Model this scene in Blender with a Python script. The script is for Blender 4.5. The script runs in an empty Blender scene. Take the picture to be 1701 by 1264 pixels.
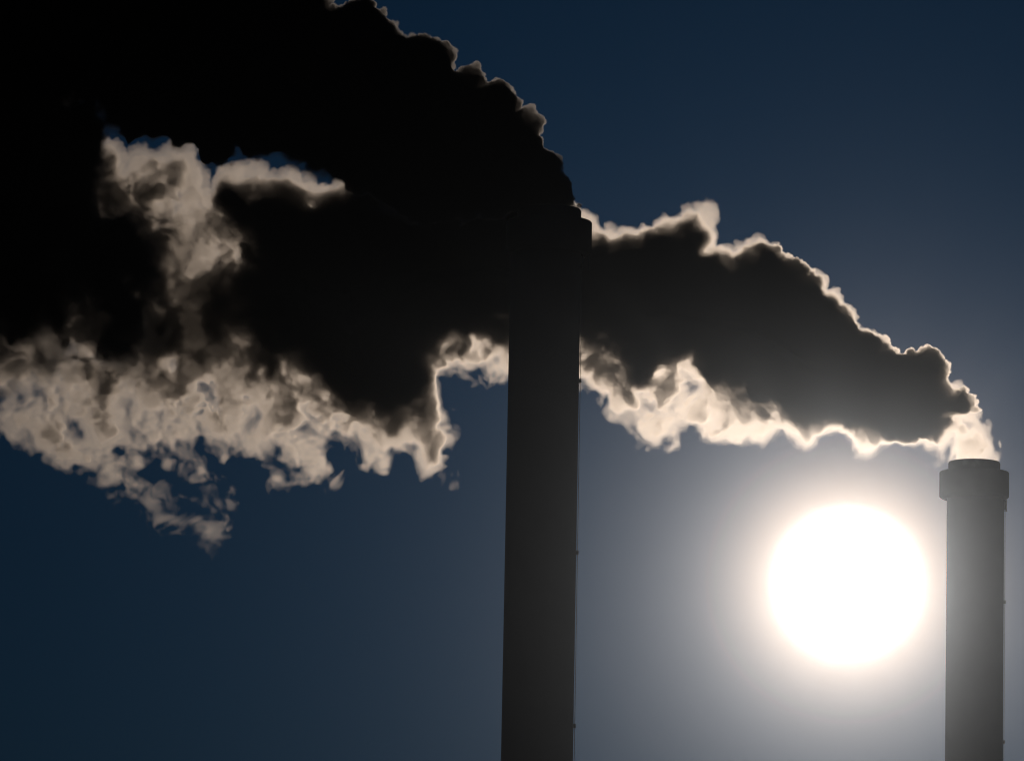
import bpy, bmesh, math, time
import numpy as np
from mathutils import Vector, Matrix

R_ = math.radians
scene = bpy.context.scene
col = scene.collection

# ---------------------------------------------------------------- camera
W0, H0 = 1701.0, 1264.0                  # frame proportions
FPX = 10930.0                            # focal length in those pixels
EYE = Vector((0.0, 0.0, 2.0))
PITCH, ROLL = R_(9.70), R_(1.06)
FWD = Vector((0, math.cos(PITCH), math.sin(PITCH)))
R0 = Vector((1, 0, 0)); U0 = Vector((0, -math.sin(PITCH), math.cos(PITCH)))
RGT = R0 * math.cos(ROLL) + U0 * math.sin(ROLL)
UPV = U0 * math.cos(ROLL) - R0 * math.sin(ROLL)
cam_data = bpy.data.cameras.new("camera")
cam = bpy.data.objects.new("camera", cam_data); col.objects.link(cam)
cam.matrix_world = Matrix(((RGT.x, UPV.x, -FWD.x, EYE.x), (RGT.y, UPV.y, -FWD.y, EYE.y),
                           (RGT.z, UPV.z, -FWD.z, EYE.z), (0, 0, 0, 1)))
cam_data.sensor_fit = 'HORIZONTAL'; cam_data.sensor_width = 36.0
cam_data.lens = 36.0 * FPX / W0
cam_data.clip_start = 1.0; cam_data.clip_end = 20000.0
scene.camera = cam


def ray(px, py):
    return (FWD + RGT * ((px - W0 / 2) / FPX) + UPV * ((H0 / 2 - py) / FPX)).normalized()


def at(px, py, Y):
    """point in the vertical plane at distance Y seen in that direction"""
    d = ray(px, py)
    return EYE + d * (Y / d.y)


# ---------------------------------------------------------------- sun and sky
SUN_DIR = ray(1408, 968)
SUN_EL = math.asin(SUN_DIR.z)
SUN_AZ = math.atan2(SUN_DIR.x, SUN_DIR.y)          # clockwise from +Y
sun_data = bpy.data.lights.new("sun", 'SUN')
sun_data.energy = 2.25; sun_data.angle = R_(0.53); sun_data.color = (1.0, 0.82, 0.66)
sun = bpy.data.objects.new("sun", sun_data); col.objects.link(sun)
sun.rotation_euler = SUN_DIR.to_track_quat('Z', 'Y').to_euler()

world = bpy.data.worlds.new("World"); scene.world = world; world.use_nodes = True
nt = world.node_tree; nt.nodes.clear()
N = nt.nodes.new; L = nt.links.new


def wmath(op, a, b=None, c=None, clamp=False):
    n = N('ShaderNodeMath'); n.operation = op; n.use_clamp = clamp
    for i, v in enumerate((a, b, c)):
        if v is None: continue
        if isinstance(v, (int, float)): n.inputs[i].default_value = v
        else: L(v, n.inputs[i])
    return n.outputs[0]


def wscale(colour, fac):
    n = N('ShaderNodeVectorMath'); n.operation = 'SCALE'
    n.inputs[0].default_value = colour; L(fac, n.inputs['Scale'])
    return n.outputs[0]


def wadd(a, b):
    n = N('ShaderNodeVectorMath'); n.operation = 'ADD'; L(a, n.inputs[0]); L(b, n.inputs[1])
    return n.outputs[0]


SKY_STRENGTH = 0.05
SKY_TINT = (0.09, 0.28, 0.55)
AUREOLE = 2.1
out = N('ShaderNodeOutputWorld'); bg = N('ShaderNodeBackground'); bg.inputs['Strength'].default_value = SKY_STRENGTH
sky = N('ShaderNodeTexSky'); sky.sky_type = 'NISHITA'; sky.sun_disc = False
sky.sun_elevation = SUN_EL; sky.sun_rotation = SUN_AZ
sky.altitude = 300; sky.air_density = 1.0; sky.dust_density = 0.15; sky.ozone_density = 3.0
tc = N('ShaderNodeTexCoord')
dist = N('ShaderNodeVectorMath'); dist.operation = 'DISTANCE'
L(tc.outputs['Generated'], dist.inputs[0]); dist.inputs[1].default_value = SUN_DIR
r = dist.outputs['Value']                                          # angle from the sun, radians
K = 1.0 / SKY_STRENGTH
# sunlight scattered in the high air: the aureole, and the over-bright disc itself
r2 = wmath('MULTIPLY', r, r)
aur = wmath('POWER', wmath('ADD', r2, 0.035 ** 2), -2.5)
aur = wmath('MULTIPLY', aur, AUREOLE * 4.9e-8 * K)
aur = wmath('MULTIPLY', aur, wmath('SUBTRACT', 1.0, wmath('MULTIPLY', wmath('EXPONENT', wmath('MULTIPLY', r2, -1 / 0.018 ** 2)), 0.75)))
halo = wmath('MULTIPLY', wmath('EXPONENT', wmath('MULTIPLY', r2, -1 / (2 * 0.0084 ** 2))), 11.0 * K)
core = wmath('MULTIPLY', wmath('EXPONENT', wmath('MULTIPLY', wmath('POWER', wmath('MULTIPLY', r, 1 / 0.0098), 6.0), -1.0)), 40.0 * K)
tint = N('ShaderNodeVectorMath'); tint.operation = 'MULTIPLY'
L(sky.outputs['Color'], tint.inputs[0]); tint.inputs[1].default_value = SKY_TINT
blue = wmath('MULTIPLY', wmath('EXPONENT', wmath('MULTIPLY', r, -1 / 0.06)), K)
tot = wadd(wadd(wadd(tint.outputs[0], wscale((0.05, 0.33, 0.75), blue)), wscale((1.0, 0.80, 0.68), aur)),
           wadd(wscale((1.0, 1.0, 1.0), core), wscale((1.0, 0.45, 0.04), halo)))
L(tot, bg.inputs['Color']); L(bg.outputs[0], out.inputs['Surface'])

scene.view_settings.view_transform = 'Standard'; scene.view_settings.look = 'None'
scene.view_settings.gamma = 1.0; scene.view_settings.use_curve_mapping = False
scene.view_settings.exposure = -3.3

cy = scene.cycles
cy.max_bounces = 4; cy.diffuse_bounces = 1; cy.glossy_bounces = 1; cy.transmission_bounces = 1
cy.volume_bounces = 1; cy.transparent_max_bounces = 512
cy.use_denoising = True
cy.filter_width = 1.2
cy.sample_clamp_indirect = 4.0


# ---------------------------------------------------------------- helpers
def tag(o, label=None, cat=None, group=None, kind=None):
    for k, v in (('label', label), ('category', cat), ('group', group), ('kind', kind)):
        if v: o[k] = v
    return o


def link(name, bm, mat, parent=None, smooth=True):
    me = bpy.data.meshes.new(name); bm.to_mesh(me); bm.free()
    if smooth:
        me.polygons.foreach_set('use_smooth', [True] * len(me.polygons))
    me.materials.append(mat)
    o = bpy.data.objects.new(name, me); col.objects.link(o)
    if parent: o.parent = parent
    return o


STEP_RATE = 0.03


def volume_material(name, colour, density, g, grain=0.0):
    m = bpy.data.materials.new(name); m.use_nodes = True
    t = m.node_tree; t.nodes.clear()
    o = t.nodes.new('ShaderNodeOutputMaterial'); v = t.nodes.new('ShaderNodeVolumePrincipled')
    v.inputs['Color'].default_value = (*colour, 1); v.inputs['Density'].default_value = density
    v.inputs['Anisotropy'].default_value = g
    t.links.new(v.outputs[0], o.inputs['Volume'])
    if grain:                                                     # fine turbulence inside the smoke
        co = t.nodes.new('ShaderNodeTexCoord'); mp = t.nodes.new('ShaderNodeMapping'); n = t.nodes.new('ShaderNodeTexNoise')
        mp.inputs['Scale'].default_value = (1.0, 0.35, 1.0)
        n.inputs['Scale'].default_value = 0.75; n.inputs['Detail'].default_value = 3.0; n.inputs['Roughness'].default_value = 0.62
        n.inputs['Distortion'].default_value = 0.0
        mr = t.nodes.new('ShaderNodeMapRange'); mr.interpolation_type = 'SMOOTHSTEP'
        mr.inputs['From Min'].default_value = 0.36; mr.inputs['From Max'].default_value = 0.66
        mr.inputs['To Min'].default_value = density * (1 - grain); mr.inputs['To Max'].default_value = density * (1 + grain)
        t.links.new(co.outputs['Object'], mp.inputs['Vector']); t.links.new(mp.outputs[0], n.inputs['Vector'])
        t.links.new(n.outputs['Fac'], mr.inputs['Value']); t.links.new(mr.outputs['Result'], v.inputs['Density'])
        m.cycles.volume_step_rate = STEP_RATE
    return m


def surface_material(name, c1, c2, scale=0.4, rough=0.85, metallic=0.0, bump=0.0):
    m = bpy.data.materials.new(name); m.use_nodes = True
    t = m.node_tree; b = t.nodes['Principled BSDF']
    co = t.nodes.new('ShaderNodeTexCoord'); n = t.nodes.new('ShaderNodeTexNoise'); rp = t.nodes.new('ShaderNodeValToRGB')
    n.inputs['Scale'].default_value = scale; n.inputs['Detail'].default_value = 6
    rp.color_ramp.elements[0].position = 0.3; rp.color_ramp.elements[1].position = 0.7
    rp.color_ramp.elements[0].color = (*c1, 1); rp.color_ramp.elements[1].color = (*c2, 1)
    t.links.new(co.outputs['Object'], n.inputs['Vector']); t.links.new(n.outputs['Fac'], rp.inputs['Fac'])
    t.links.new(rp.outputs['Color'], b.inputs['Base Color'])
    b.inputs['Roughness'].default_value = rough; b.inputs['Metallic'].default_value = metallic
    if bump:
        bp = t.nodes.new('ShaderNodeBump'); bp.inputs['Strength'].default_value = bump
        t.links.new(n.outputs['Fac'], bp.inputs['Height']); t.links.new(bp.outputs[0], b.inputs['Normal'])
    return m


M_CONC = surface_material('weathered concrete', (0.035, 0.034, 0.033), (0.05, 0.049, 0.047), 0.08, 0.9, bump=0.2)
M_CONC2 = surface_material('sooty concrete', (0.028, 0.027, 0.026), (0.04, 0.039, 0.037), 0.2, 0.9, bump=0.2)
M_STEEL = surface_material('galvanised steel', (0.35, 0.35, 0.35), (0.5, 0.5, 0.5), 3.0, 0.4, 1.0)
M_GROUND = surface_material('winter field', (0.06, 0.07, 0.035), (0.12, 0.10, 0.06), 0.02, 1.0)

# ---------------------------------------------------------------- ground
bm = bmesh.new()
bmesh.ops.create_grid(bm, x_segments=8, y_segments=8, size=2000)
g = link('ground', bm, M_GROUND); g['kind'] = 'structure'

# ---------------------------------------------------------------- chimneys
TOP = 150.0
E1 = math.atan2(ray(914, 349).z, ray(914, 349).y)
E2 = math.atan2(ray(1617.5, 768).z, ray(1617.5, 768).y)
D1 = (TOP - EYE.z) / math.tan(E1)
D2 = (TOP - EYE.z) / math.tan(E2)
C1 = at(908, 349, D1); C2 = at(1621, 768, D2)
print('D1 D2', D1, D2, 'sun el', math.degrees(SUN_EL), 'az', math.degrees(SUN_AZ), C1, C2)


def lathe(bm, profile, n=96, cx=0.0):
    rings = [[bm.verts.new((cx + r * math.cos(2 * math.pi * k / n), r * math.sin(2 * math.pi * k / n), z)) for k in range(n)]
             for r, z in profile]
    for a, b in zip(rings, rings[1:]):
        for k in range(n):
            bm.faces.new((a[k], a[(k + 1) % n], b[(k + 1) % n], b[k]))
    return rings


def rod(bm, a, b, rad, n=8):
    a, b = Vector(a), Vector(b); d = (b - a).normalized()
    u = d.orthogonal().normalized(); v = d.cross(u)
    ra = [bm.verts.new(a + (u * math.cos(2 * math.pi * k / n) + v * math.sin(2 * math.pi * k / n)) * rad) for k in range(n)]
    rb = [bm.verts.new(b + (u * math.cos(2 * math.pi * k / n) + v * math.sin(2 * math.pi * k / n)) * rad) for k in range(n)]
    for k in range(n):
        bm.faces.new((ra[k], ra[(k + 1) % n], rb[(k + 1) % n], rb[k]))
    bm.faces.new(ra[::-1]); bm.faces.new(rb)


def box(bm, c, s):
    m = Matrix.Translation(c) @ Matrix.Diagonal((*s, 1))
    bmesh.ops.create_cube(bm, size=1.0, matrix=m)


def chimney(name, label, loc, off):
    root = bpy.data.objects.new(name, None); col.objects.link(root); root.location = (loc.x, loc.y, 0)
    tag(root, label, 'chimney', 'factory chimneys')
    bm = bmesh.new()
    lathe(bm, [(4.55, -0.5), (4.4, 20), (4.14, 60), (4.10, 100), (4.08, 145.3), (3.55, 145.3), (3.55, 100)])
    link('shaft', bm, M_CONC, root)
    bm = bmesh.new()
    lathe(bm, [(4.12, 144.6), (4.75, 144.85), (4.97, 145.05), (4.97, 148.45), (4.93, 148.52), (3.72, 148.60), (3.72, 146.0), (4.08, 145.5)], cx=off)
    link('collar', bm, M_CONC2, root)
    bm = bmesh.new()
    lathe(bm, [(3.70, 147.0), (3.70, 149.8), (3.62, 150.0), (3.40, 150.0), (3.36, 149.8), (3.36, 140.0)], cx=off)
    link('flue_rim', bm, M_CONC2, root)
    # access ladder hanging below the collar on its right side
    bm = bmesh.new()
    for y in (-0.22, 0.22):
        rod(bm, (4.62 + off, y, 143.0), (4.62 + off, y, 145.0), 0.05)
    for k in range(6):
        rod(bm, (4.62 + off, -0.22, 143.15 + 0.32 * k), (4.62 + off, 0.22, 143.15 + 0.32 * k), 0.03)
    rod(bm, (4.05, 0, 143.1), (4.75 + off, 0, 143.1), 0.05)
    link('ladder', bm, M_STEEL, root)
    bm = bmesh.new()
    box(bm, (4.22, 0, 143.9), (0.30, 0.7, 1.3))
    link('junction_box', bm, M_STEEL, root)
    # lightning conductor held off the shaft by clamps
    bm = bmesh.new()
    prof = [(4.4, 20), (4.14, 60), (4.10, 100), (4.08, 143.0)]
    for (a, z0), (b, z1) in zip(prof, prof[1:]):
        rod(bm, (a + 0.14, 0, z0), (b + 0.14, 0, z1), 0.035)
    link('conductor_cable', bm, M_STEEL, root)
    for z in (130, 110, 90, 70, 50, 30):
        rr = np.interp(z, [20, 60, 100, 145], [4.4, 4.14, 4.10, 4.08])
        bm = bmesh.new()
        box(bm, (rr + 0.10, 0, z), (0.34, 0.3, 0.45))
        link('clamp', bm, M_STEEL, root)
    return root


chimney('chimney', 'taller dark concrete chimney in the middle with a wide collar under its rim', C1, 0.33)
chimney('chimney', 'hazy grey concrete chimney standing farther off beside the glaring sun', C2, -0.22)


# ---------------------------------------------------------------- smoke
def smoothstep(a, b, x):
    t = np.clip((x - a) / (b - a), 0, 1); return t * t * (3 - 2 * t)


def sdf2(poly, X, Z):
    """signed distance to a closed polygon, positive inside"""
    P = np.asarray(poly, np.float32); Q = np.roll(P, -1, 0)
    d2 = np.full(X.shape, 1e12, np.float32); ins = np.zeros(X.shape, bool)
    for (ax, az), (bx, bz) in zip(P, Q):
        ex, ez = bx - ax, bz - az
        wx, wz = X - ax, Z - az
        t = np.clip((wx * ex + wz * ez) / max(ex * ex + ez * ez, 1e-9), 0, 1)
        d2 = np.minimum(d2, (wx - ex * t) ** 2 + (wz - ez * t) ** 2)
        if az != bz:
            c = ((az <= Z) != (bz <= Z)) & (X < ax + (Z - az) / (bz - az) * ex)
            ins ^= c
    return np.where(ins, 1, -1).astype(np.float32) * np.sqrt(d2)


DEPTH_CELL = 2.0                          # grid step in depth, in units of the step across


def edge_distance(line, X, Z):
    d2 = np.full(X.shape, 1e12, np.float32)
    for (ax, az), (bx, bz) in zip(line, line[1:]):
        ex, ez = bx - ax, bz - az
        t = np.clip(((X - ax) * ex + (Z - az) * ez) / max(ex * ex + ez * ez, 1e-9), 0, 1)
        d2 = np.minimum(d2, (X - ax - ex * t) ** 2 + (Z - az - ez * t) ** 2)
    return np.sqrt(d2)


def bspline(n, cell, wl, nl):
    u = np.arange(n) * cell / wl
    i = np.floor(u).astype(int); f = (u - i)
    m = np.zeros((n, nl), np.float32)
    w = [(1 - f) ** 3 / 6, (3 * f ** 3 - 6 * f ** 2 + 4) / 6, (-3 * f ** 3 + 3 * f ** 2 + 3 * f + 1) / 6, f ** 3 / 6]
    for k in range(4):
        m[np.arange(n), i + k] = w[k]
    return m


def noise3(shape, cell, wl, rng, stretch=(1, 1, 1)):
    ms = []
    ls = []
    for n, s, c in zip(shape, stretch, (cell, DEPTH_CELL * cell, cell)):
        nl = int(n * c / (wl * s)) + 5
        ls.append(nl); ms.append(bspline(n, c, wl * s, nl))
    a = rng.standard_normal(ls).astype(np.float32)
    a = np.tensordot(ms[0], a, (1, 0))                    # nx, b, c
    a = np.einsum('yb,xbc->xyc', ms[1], a, optimize=True)
    a = a @ ms[2].T
    return a / 0.32                                        # about unit variance


def swirl(F, dx, dz, cell):
    """shift a field by a smooth displacement (metres) so that its grain curls"""
    nx, ny, nz = F.shape
    out = np.empty_like(F)
    jy = np.arange(ny)[None, :, None]; kz = np.arange(nz, dtype=np.float32)[None, None, :]
    for a in range(0, nx, 32):
        b = min(a + 32, nx)
        fx = np.clip(np.arange(a, b, dtype=np.float32)[:, None, None] + dx[a:b] / cell, 0, nx - 1.001)
        fz = np.clip(kz + dz[a:b] / cell, 0, nz - 1.001)
        i = fx.astype(np.int32); k = fz.astype(np.int32); fx -= i; fz -= k
        out[a:b] = ((F[i, jy, k] * (1 - fx) + F[i + 1, jy, k] * fx) * (1 - fz)
                    + (F[i, jy, k + 1] * (1 - fx) + F[i + 1, jy, k + 1] * fx) * fz)
    return out


def surface_nets(V, cell, origin):
    nx, ny, nz = V.shape
    S = V > 0
    c = [S[i:nx - 1 + i, j:ny - 1 + j, k:nz - 1 + k] for i in (0, 1) for j in (0, 1) for k in (0, 1)]
    any_ = np.logical_or.reduce(c); all_ = np.logical_and.reduce(c)
    act = any_ & ~all_
    ix, iy, iz = np.nonzero(act)
    idx = np.full(act.shape, -1, np.int32); idx[ix, iy, iz] = np.arange(len(ix))
    vals = np.stack([V[ix + i, iy + j, iz + k] for i in (0, 1) for j in (0, 1) for k in (0, 1)], 1)
    offs = np.array([(i, j, k) for i in (0, 1) for j in (0, 1) for k in (0, 1)], np.float32)
    acc = np.zeros((len(ix), 3), np.float32); cnt = np.zeros(len(ix), np.float32)
    for a in range(8):
        for b in range(a + 1, 8):
            if np.abs(offs[a] - offs[b]).sum() != 1: continue
            va, vb = vals[:, a], vals[:, b]
            m = (va > 0) != (vb > 0)
            t = np.where(m, va / np.where(m, va - vb, 1), 0)
            acc += np.where(m[:, None], offs[a] + (offs[b] - offs[a]) * t[:, None], 0)
            cnt += m
    P = (np.stack([ix, iy, iz], 1) + acc / cnt[:, None]) * np.array([cell, cell * DEPTH_CELL, cell], np.float32) + np.asarray(origin, np.float32)
    quads = []
    for ax in range(3):
        u, v = [(1, 2), (2, 0), (0, 1)][ax]
        sl0 = [slice(None)] * 3; sl1 = [slice(None)] * 3
        sl0[ax] = slice(0, -1); sl1[ax] = slice(1, None)
        A, B = S[tuple(sl0)], S[tuple(sl1)]
        e = np.argwhere(A != B)
        ok = (e[:, u] > 0) & (e[:, v] > 0) & (e[:, u] < V.shape[u] - 1) & (e[:, v] < V.shape[v] - 1)
        e = e[ok]
        sgn = A[e[:, 0], e[:, 1], e[:, 2]]
        def cidx(du, dv):
            q = e.copy(); q[:, u] += du; q[:, v] += dv
            return idx[q[:, 0], q[:, 1], q[:, 2]]
        q = np.stack([cidx(-1, -1), cidx(0, -1), cidx(0, 0), cidx(-1, 0)], 1)
        q[~sgn] = q[~sgn][:, ::-1]
        quads.append(q)
    return P, np.concatenate(quads)


def add_spheres(F, cell, pts, rads, k=0.15):
    """bulge the field with round puffs (grid coordinates)"""
    for (x, y, z), r in zip(pts, rads):
        h = r * 1.3 / cell + 1
        lo = np.maximum(np.floor(np.array([x, y, z]) - h), 0).astype(int)
        hi = np.minimum(np.ceil(np.array([x, y, z]) + h) + 1, F.shape).astype(int)
        if (hi <= lo).any(): continue
        gx = (np.arange(lo[0], hi[0]) - x)[:, None, None]; gy = (np.arange(lo[1], hi[1]) - y)[None, :, None]
        gz = (np.arange(lo[2], hi[2]) - z)[None, None, :]
        s = (r - np.sqrt(gx * gx + gy * gy * DEPTH_CELL ** 2 + gz * gz) * cell).astype(np.float32)
        w = F[lo[0]:hi[0], lo[1]:hi[1], lo[2]:hi[2]]
        np.maximum(w, s, out=w)


def smoke_mesh(name, fields, cell, grid_origin, org, mats):
    """nested level surfaces of the smoke's density, one material each, as ONE mesh"""
    verts, quads, mid = [], [], []
    base = 0
    for s, F in enumerate(fields):
        P, q = surface_nets(F, cell, grid_origin)
        if not len(P): continue
        verts.append(P); quads.append(q + base); mid.append(np.full(len(q), s)); base += len(P)
    P = np.concatenate(verts).astype(np.float32); q = np.concatenate(quads).astype(np.int32); mid = np.concatenate(mid).astype(np.int32)
    P -= np.asarray(org, np.float32)
    me = bpy.data.meshes.new(name)
    me.vertices.add(len(P)); me.vertices.foreach_set('co', P.ravel())
    me.loops.add(q.size); me.loops.foreach_set('vertex_index', q.ravel())
    me.polygons.add(len(q)); me.polygons.foreach_set('loop_start', np.arange(0, q.size, 4, dtype=np.int32))
    for m in mats: me.materials.append(m)
    me.polygons.foreach_set('material_index', mid)
    me.update(calc_edges=True)
    o = bpy.data.objects.new(name, me); col.objects.link(o); o.location = [float(v) for v in org]
    return o


def build_plume(name, label, Y, top_px, bot_px, core_px, cell, half_y, radius, seed, mats, core_depth, ragged, rim, amin, wedge_x, wedge_k, thin=()):
    t0 = time.time()
    rng = np.random.default_rng(seed)
    conv = lambda pl: np.array([(lambda p: (p.x, p.z))(at(x, y, Y)) for x, y in pl], np.float32)
    po, pc = conv(top_px + bot_px), [conv(c) for c in core_px]
    lo = po.min(0) - 3.0; hi = po.max(0) + 3.0
    nx = int((hi[0] - lo[0]) / cell) + 1; nz = int((hi[1] - lo[1]) / cell) + 1; ny = int(2 * half_y / (cell * DEPTH_CELL)) + 1
    xs = lo[0] + np.arange(nx) * cell; zs = lo[1] + np.arange(nz) * cell; ys = -half_y + np.arange(ny) * cell * DEPTH_CELL
    X, Z = np.meshgrid(xs, zs, indexing='ij'); X = X.astype(np.float32); Z = Z.astype(np.float32)
    so = sdf2(po, X, Z)
    sc = np.maximum.reduce([sdf2(c, X, Z) for c in pc])
    for cx_, cz_, rw, rh in thin:                                    # places where the body is thin enough to let light through
        e = (np.sqrt(((X - cx_) / rw) ** 2 + ((Z - cz_) / rh) ** 2) - 1) * min(rw, rh)
        sc = np.minimum(sc, np.maximum(e, 0) * 1.2 + 1.9)
    dt, db = edge_distance(conv(top_px), X, Z), edge_distance(conv(bot_px), X, Z)
    rx = np.interp(xs, radius[0], radius[1]).astype(np.float32)[:, None] + 0 * so
    fr = np.clip(so - sc, 0, 30)                                  # how wide the thin fringe is here
    wo = smoothstep(-1.5, 1.5, dt - db) * ragged
    soft = smoothstep(0.0, 1.0, (fr - 1.0 + 0.6 * wo) / (3.0 - 1.2 * wo))[:, None, :]
    wo = wo[:, None, :]      # 0 along the crisp top, 1 along the ragged underside
    shape = (nx, ny, nz)
    print(name, shape, nx * ny * nz / 1e6, 'M cells')
    yc = ys.astype(np.float32)[None, :, None]

    def inflate(s, rad):
        return rad[:, None, :] - np.sqrt((rad - np.minimum(s, rad))[:, None, :] ** 2 + yc * yc)
    n0 = noise3(shape, cell, 9.0, rng)
    n1, n2 = (noise3(shape, cell, w, rng, (1, 1.5, 1)) for w in (4.6, 2.3))
    n3, n4, n5, n6 = (noise3(shape, cell, w, rng, (1, 3.0, 1)) for w in (1.3, 0.8, 0.5, 0.34))
    crisp = 0.42 - np.abs(n2) * 0.28 - np.abs(n3) * 0.30 - np.abs(n4) * 0.16 - np.abs(n5) * 0.06
    fine = swirl(0.75 * n3 + 0.55 * n4 + 0.42 * n5 + 0.3 * n6, 0.4 * n2, 0.4 * np.roll(n2, (37, 11, 53), (0, 1, 2)), cell)
    ridge = 0.75 - np.abs(n2) - 0.6 * np.abs(n3) - 0.45 * np.abs(n4)   # thin curling filaments
    del n4, n5, n6
    print('  noise', time.time() - t0)
    amp = np.clip(fr / 4.5, amin, 1.0)[:, None, :]
    wn = np.maximum(wo, soft * smoothstep(0.8, 3.0, so)[:, None, :])
    # the torn fringe is a shallow sheet full of holes, the body of the plume is round
    Fo = np.minimum(inflate(so, np.minimum(rx, 5.0)), 1.5 + 12 * (1 - soft))
    Fo += crisp * (1 - wn) + wn * amp * (0.1 + 0.45 * n0 + 0.6 * n1 + 0.55 * n2 + 0.85 * fine)
    Fo -= 1.2 * np.maximum(-so - 0.3, 0)[:, None, :]
    np.maximum(Fo, inflate(sc + np.minimum(0.3, fr), rx) + crisp, out=Fo)
    # cauliflower puffs along the crisp side
    for rmin, rmax, frac in ((1.2, 2.4, 0.0022), (0.5, 1.1, 0.012), (0.28, 0.6, 0.05)):
        e = np.argwhere((np.abs(Fo) < cell * 0.7) & (wo < 0.4))
        e = e[rng.random(len(e)) < frac]
        rad = rng.uniform(rmin, rmax, len(e))
        ex = np.interp(xs[e[:, 0]], radius[0], radius[1])
        rad = np.minimum(rad, 0.28 * ex); sink = 0.55 if rmax > 1 else 0.35
        gr = []
        for ax in range(3):
            p, m = e.copy(), e.copy(); p[:, ax] = np.minimum(p[:, ax] + 2, shape[ax] - 1); m[:, ax] = np.maximum(m[:, ax] - 2, 0)
            gr.append(Fo[p[:, 0], p[:, 1], p[:, 2]] - Fo[m[:, 0], m[:, 1], m[:, 2]])
        gr[1] = gr[1] / DEPTH_CELL; gr = np.stack(gr, 1); gr /= np.linalg.norm(gr, axis=1, keepdims=True) + 1e-6
        add_spheres(Fo, cell, e + gr * (rad * sink / cell)[:, None] / np.array([1, DEPTH_CELL, 1]), rad)
        print('  puffs', len(e), time.time() - t0)
    Fs = inflate(sc, rx * 0.97)
    wedge = np.interp(xs, wedge_x, wedge_k).astype(np.float32)[:, None, None]   # how steeply the body thickens behind its ragged edge
    Fs = np.minimum(Fs, (sc[:, None, :] - np.abs(yc) / wedge) * np.minimum(wedge, 1.0))
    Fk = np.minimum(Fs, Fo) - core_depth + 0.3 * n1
    nzs = noise3(shape, cell, 1.5, rng, (1, 2, 2.6))                # streaks hanging out of the body
    Fs += amp * (0.6 * n1 + 0.5 * n2 + 0.5 * fine + 0.3 * ridge + 0.5 * nzs)
    puff = 0.55 * np.abs(n1) + 0.45 * np.abs(n2) + 0.25 * np.abs(n3)
    # the fringe thickens step by step from its torn outer edge to the body
    q = np.clip(so / np.maximum(so - np.minimum(sc, 0), 0.3), 0, 1)[:, None, :]
    sheet = np.minimum(inflate(so, np.minimum(rx, 5.0)), 1.6)
    Fm = sheet - 2.4 * (1 - q) + 1.0 * np.roll(n1, 23, 0) + 0.6 * n0 + 0.7 * n2 + 0.6 * fine + 0.3 * nzs - 0.5
    Fg = sheet - 3.2 * (1 - q) + 1.1 * np.roll(n1, 51, 0) + 0.7 * np.roll(n2, 19, 0) + 0.8 * np.roll(n0, 31, 0) + 0.6 * fine + 0.5 * nzs - 0.7
    so3 = soft * np.clip(wn + 0.12, 0, 1)
    body = Fs - 7.0 * (1 - soft)                                   # the body's own surface, where it lies deep inside the fringe
    Fm = np.maximum((Fo - rim[0]) * (1 - soft) + Fm * soft, body + 0.9 + 0.5 * fine)
    Fm = np.minimum(Fm, inflate(so, np.minimum(rx, 5.0)) - 0.6 * wn + 8.0 * (1 - soft))
    deep = Fm - 5.0 * (1 - soft)                                   # no hole is torn through the thicker smoke
    Fo = np.maximum(Fo, np.maximum(body + 1.9 + 0.5 * fine, deep + 1.6))
    F1 = np.maximum(Fo - (rim[0] * 0.5 * (1 - so3) + 0.65 * so3), deep + 1.1)
    F2 = np.maximum(Fo - (rim[0] * (1 - so3) + 1.4 * so3), deep + 0.6)
    Fc = np.minimum((Fo - rim[1] - rim[2] * (puff * np.clip(n0 + 0.7, 0, 1.2) + 0.9 * np.maximum(n0, 0))) * (1 - soft) + Fs * soft, Fm - 0.05)
    Fh = np.minimum(np.maximum(np.maximum(0.4 * Fm + 0.6 * Fc, np.minimum(Fg, Fo - 1.1) * soft - 3 * (1 - soft)), body + 0.25 + 0.2 * n2), Fm - 0.02)
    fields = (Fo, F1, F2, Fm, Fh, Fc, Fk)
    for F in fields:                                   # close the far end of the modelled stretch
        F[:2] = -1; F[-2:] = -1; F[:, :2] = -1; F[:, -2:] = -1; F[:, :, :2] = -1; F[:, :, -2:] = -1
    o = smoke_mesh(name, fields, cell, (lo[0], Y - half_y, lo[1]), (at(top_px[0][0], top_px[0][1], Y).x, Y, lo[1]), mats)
    print('  done', len(o.data.vertices), time.time() - t0)
    tag(o, label, 'smoke plume', 'smoke plumes from the chimneys')
    return o


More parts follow.
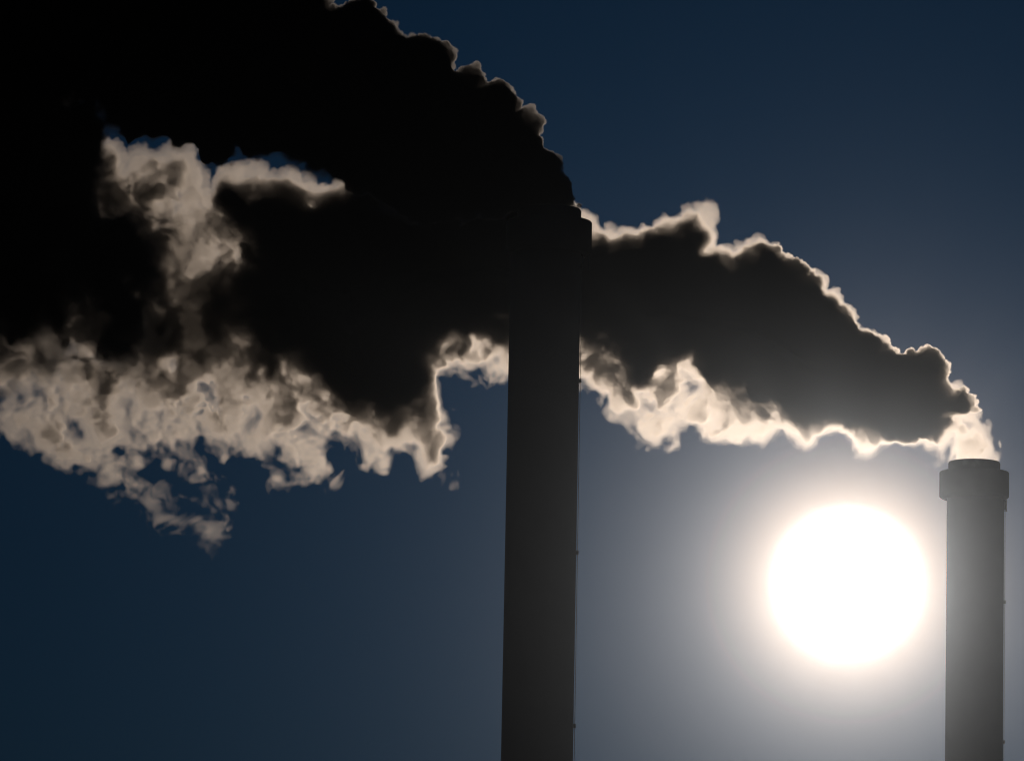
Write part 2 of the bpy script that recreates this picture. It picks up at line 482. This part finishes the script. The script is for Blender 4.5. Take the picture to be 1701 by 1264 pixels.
def build_wisp(parent, poly_px, Y, cell, seed, mats, thick, bias):
    """a torn shred of smoke hanging off the plume"""
    rng = np.random.default_rng(seed)
    po = np.array([(lambda p: (p.x, p.z))(at(x, y, Y)) for x, y in poly_px], np.float32)
    lo = po.min(0) - 1.5; hi = po.max(0) + 1.5
    shape = (int((hi[0] - lo[0]) / cell) + 1, int(2 * (thick + 2) / (cell * DEPTH_CELL)) + 1, int((hi[1] - lo[1]) / cell) + 1)
    X, Z = np.meshgrid(lo[0] + np.arange(shape[0]) * cell, lo[1] + np.arange(shape[2]) * cell, indexing='ij')
    s = sdf2(po, X.astype(np.float32), Z.astype(np.float32))
    y = ((np.arange(shape[1]) - shape[1] / 2) * cell * DEPTH_CELL).astype(np.float32)[None, :, None]
    F = thick - np.sqrt((thick - np.minimum(s, thick))[:, None, :] ** 2 + y * y)
    n1, n2 = (noise3(shape, cell, w, rng, (1, 1.5, 1)) for w in (3.2, 1.7))
    n3, n4, n5 = (noise3(shape, cell, w, rng, (1, 2.5, 1)) for w in (0.95, 0.55, 0.32))
    fine = swirl(0.7 * n3 + 0.55 * n4 + 0.4 * n5, 0.9 * n2, 0.9 * n1, cell)
    F = np.minimum(F, 1.5) - bias + 0.75 * n1 + 0.7 * (0.6 - np.abs(n2)) - 0.5 * np.abs(swirl(n3, n1, n2, cell)) + 0.6 * fine
    fields = [F, F - 0.45, F - 0.95]
    for f in fields:
        f[:2] = -1; f[-2:] = -1; f[:, :2] = -1; f[:, -2:] = -1; f[:, :, :2] = -1; f[:, :, -2:] = -1
    org = (po[0][0], Y, po[0][1])
    o = smoke_mesh('trailing_wisp', fields, cell, (lo[0], Y - shape[1] / 2 * cell * DEPTH_CELL, lo[1]), org, mats[:3])
    o.parent = parent; o.location = Vector(org) - parent.location
    return o


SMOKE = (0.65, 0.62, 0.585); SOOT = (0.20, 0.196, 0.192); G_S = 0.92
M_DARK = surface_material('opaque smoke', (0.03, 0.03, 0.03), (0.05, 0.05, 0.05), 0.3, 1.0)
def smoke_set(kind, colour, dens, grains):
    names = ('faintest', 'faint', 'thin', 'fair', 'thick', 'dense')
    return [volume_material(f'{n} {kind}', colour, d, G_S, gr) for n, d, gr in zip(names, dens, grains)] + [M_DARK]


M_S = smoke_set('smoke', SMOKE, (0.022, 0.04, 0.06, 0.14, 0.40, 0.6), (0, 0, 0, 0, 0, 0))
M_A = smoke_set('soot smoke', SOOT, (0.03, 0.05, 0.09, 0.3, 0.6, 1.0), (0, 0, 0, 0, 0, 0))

# outline of the lower plume: along its top from the far chimney, then back along its underside
TOP_B = [(1659, 770), (1652, 738), (1640, 705), (1622, 682), (1612, 655), (1596, 640), (1578, 628), (1574, 606), (1560, 584), (1536, 575),
         (1510, 580), (1497, 590), (1482, 580), (1468, 564), (1445, 546), (1432, 540), (1425, 525), (1402, 505), (1380, 490), (1362, 474), (1356, 458),
         (1345, 462), (1340, 444), (1318, 434), (1304, 426), (1298, 412), (1268, 393), (1232, 399), (1224, 412), (1196, 411), (1186, 404), (1187, 368),
         (1168, 344), (1140, 340), (1128, 356), (1095, 360), (1084, 378), (1064, 384), (1058, 376), (1018, 382), (1010, 372), (1004, 382),
         (994, 374), (992, 352), (970, 346), (930, 342), (880, 318), (820, 304), (760, 300), (700, 300), (640, 304), (592, 303), (572, 296), (560, 294), (545, 308), (522, 303),
         (490, 288), (462, 282), (430, 267), (405, 268), (366, 274), (350, 292), (343, 316), (339, 300), (334, 270), (322, 246), (300, 236), (282, 238),
         (268, 254), (240, 250), (205, 256), (190, 232), (172, 228), (120, 215), (40, 200), (-120, 180), (-330, 170)]
BOT_B = [(-330, 760), (-160, 720), (0, 700), (30, 745), (60, 750), (90, 770), (130, 770), (170, 815), (225, 830), (240, 790), (262, 770), (300, 785),
         (345, 790), (360, 755), (400, 752), (440, 775), (452, 812), (480, 800), (520, 800), (545, 780), (550, 755), (565, 745), (600, 768), (640, 778), (655, 750),
         (690, 745), (703, 790), (735, 775), (748, 735), (755, 700), (768, 675), (742, 655), (738, 630), (770, 628), (800, 640), (845, 632), (905, 640),
         (960, 640), (985, 660), (1005, 690), (1035, 700), (1060, 722), (1090, 735), (1130, 738), (1150, 728), (1180, 745), (1215, 730), (1245, 722), (1268, 735),
         (1295, 722), (1322, 728), (1340, 750), (1360, 728), (1395, 725), (1425, 752), (1450, 755), (1480, 747), (1520, 748), (1546, 752), (1560, 778), (1600, 790)]
CORE_B = [(1570, 725), (1580, 706), (1592, 686), (1612, 672), (1602, 660), (1582, 664), (1570, 655), (1562, 640), (1568, 607), (1556, 589), (1536, 581),
          (1512, 587), (1497, 598), (1480, 588), (1464, 571), (1442, 554), (1428, 548), (1420, 532), (1398, 512), (1376, 498), (1356, 480),
          (1338, 470), (1330, 452), (1314, 442), (1296, 432), (1290, 422), (1266, 415), (1240, 425), (1220, 436), (1196, 425), (1178, 420), (1168, 392),
          (1145, 378), (1120, 386), (1085, 392), (1062, 405), (1040, 402), (1015, 405),
          (994, 400), (975, 390), (930, 360), (880, 334), (820, 318), (700, 314), (610, 318), (570, 328), (545, 335), (520, 335),
          (490, 318), (462, 312), (430, 302), (400, 305), (372, 310), (355, 335), (362, 380), (380, 420), (372, 470), (340, 500), (345, 545), (385, 580),
          (400, 645), (470, 645), (490, 668), (550, 702), (600, 722), (655, 720), (700, 700), (724, 660), (726, 612), (745, 588), (800, 578), (845, 570), (905, 580),
          (965, 592), (1005, 610), (1030, 650), (1058, 672), (1085, 660), (1105, 635), (1130, 628), (1160, 640), (1180, 655), (1215, 655), (1245, 672), (1280, 690),
          (1300, 700), (1360, 705), (1400, 715), (1440, 725), (1480, 735), (1540, 738), (1558, 738)]
CORE_B2 = [(-330, 190), (-100, 205), (40, 225), (150, 240), (185, 270), (192, 325), (260, 340), (285, 400), (300, 440), (290, 500), (310, 560),
           (330, 590), (270, 610), (210, 605), (160, 570), (100, 560), (40, 590), (-100, 600), (-330, 640)]

TOP_A = [(962, 350), (958, 320), (944, 292), (932, 262), (918, 238), (905, 222), (886, 212), (872, 200), (862, 182), (850, 162), (828, 150), (805, 152),
         (800, 132), (782, 124), (752, 116), (750, 96), (735, 80), (706, 66), (680, 60), (660, 44), (640, 30), (625, 12), (605, 0), (580, 6), (560, 14), (548, -4),
         (520, -30), (480, -42), (440, -85), (390, -105), (330, -160), (250, -190), (160, -260), (60, -290), (-80, -360), (-330, -420)]
BOT_A = [(-330, 680), (-100, 660), (0, 665), (60, 640), (110, 650), (160, 630), (215, 660), (262, 625), (290, 575), (276, 520), (280, 450), (264, 402), (238, 352), (190, 336), (178, 288), (190, 242), (212, 236), (235, 242), (262, 238), (290, 246), (318, 244), (345, 268), (366, 264), (385, 275), (410, 270), (450, 280), (500, 294), (545, 304), (575, 312), (592, 332),
         (640, 350), (700, 360), (800, 362), (862, 356)]
CORE_A = [(p[0] - 5 * 0.9, p[1] + 8) for p in TOP_A[1:]] + [(-330, 590), (-100, 565), (0, 560), (60, 535), (110, 525), (160, 530), (205, 550), (240, 530), (228, 500), (234, 450), (216, 405), (196, 375), (150, 362), (140, 300), (158, 222), (212, 224), (262, 228), (318, 232), (342, 250), (400, 248), (500, 266), (575, 286), (600, 316), (680, 345), (760, 354), (868, 348)]

XB = lambda px: at(px, 500, D2).x
XA = lambda px: at(px, 200, D1).x
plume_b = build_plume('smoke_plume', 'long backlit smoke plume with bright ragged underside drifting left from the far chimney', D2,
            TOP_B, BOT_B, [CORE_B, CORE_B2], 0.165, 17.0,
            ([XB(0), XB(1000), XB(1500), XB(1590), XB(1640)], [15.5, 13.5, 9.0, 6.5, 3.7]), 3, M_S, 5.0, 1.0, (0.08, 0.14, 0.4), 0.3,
            [XB(-300), XB(100), XB(560), XB(1000), XB(1200), XB(1500)], [0.3, 0.38, 0.85, 1.0, 1.2, 1.6],
            [(*(lambda p: (p.x, p.z))(at(x, y, D2)), w, h) for x, y, w, h in
             ()])
M_W = smoke_set('wisp', SMOKE, (0.014, 0.024, 0.034), (0, 0, 0))
WISPS = [([(200, 815), (235, 850), (290, 885), (310, 915), (350, 935), (385, 925), (390, 870), (405, 830), (400, 790), (350, 770), (300, 790), (230, 800)], 1.5, 0.95),
         ([(20, 735), (60, 760), (90, 790), (125, 800), (150, 790), (190, 830), (235, 840), (240, 800), (180, 770), (60, 720)], 1.6, 0.9),
         ([(-330, 800), (-200, 790), (-60, 770), (20, 740), (10, 700), (-150, 700), (-330, 730)], 2.0, 0.9),
         ([(430, 790), (455, 825), (480, 815), (560, 800), (600, 775), (520, 765)], 1.8, 0.4),
         ([(690, 765), (703, 798), (735, 790), (750, 750), (720, 740)], 1.4, 0.9)]
for k, (poly, thick, bias) in enumerate(WISPS):
    build_wisp(plume_b, poly, D2, 0.12, 40 + k, M_W if k == 0 else M_S, thick, bias)
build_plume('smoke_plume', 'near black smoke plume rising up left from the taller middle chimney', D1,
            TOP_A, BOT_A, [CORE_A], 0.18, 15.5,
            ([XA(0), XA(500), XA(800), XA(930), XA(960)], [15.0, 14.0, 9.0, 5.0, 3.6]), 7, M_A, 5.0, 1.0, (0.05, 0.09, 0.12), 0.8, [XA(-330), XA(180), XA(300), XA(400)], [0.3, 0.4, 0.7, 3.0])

# ---------------------------------------------------------------- haze
bm = bmesh.new()
bmesh.ops.create_cube(bm, size=1.0, matrix=Matrix.Translation((0, 900, 107.0)) @ Matrix.Diagonal((4400, 6000, 216, 1)))
hz = link('haze', bm, volume_material('haze', (0.0505, 0.061, 0.0745), 1.42e-4, 0.9868), smooth=False)
hz['kind'] = 'stuff'
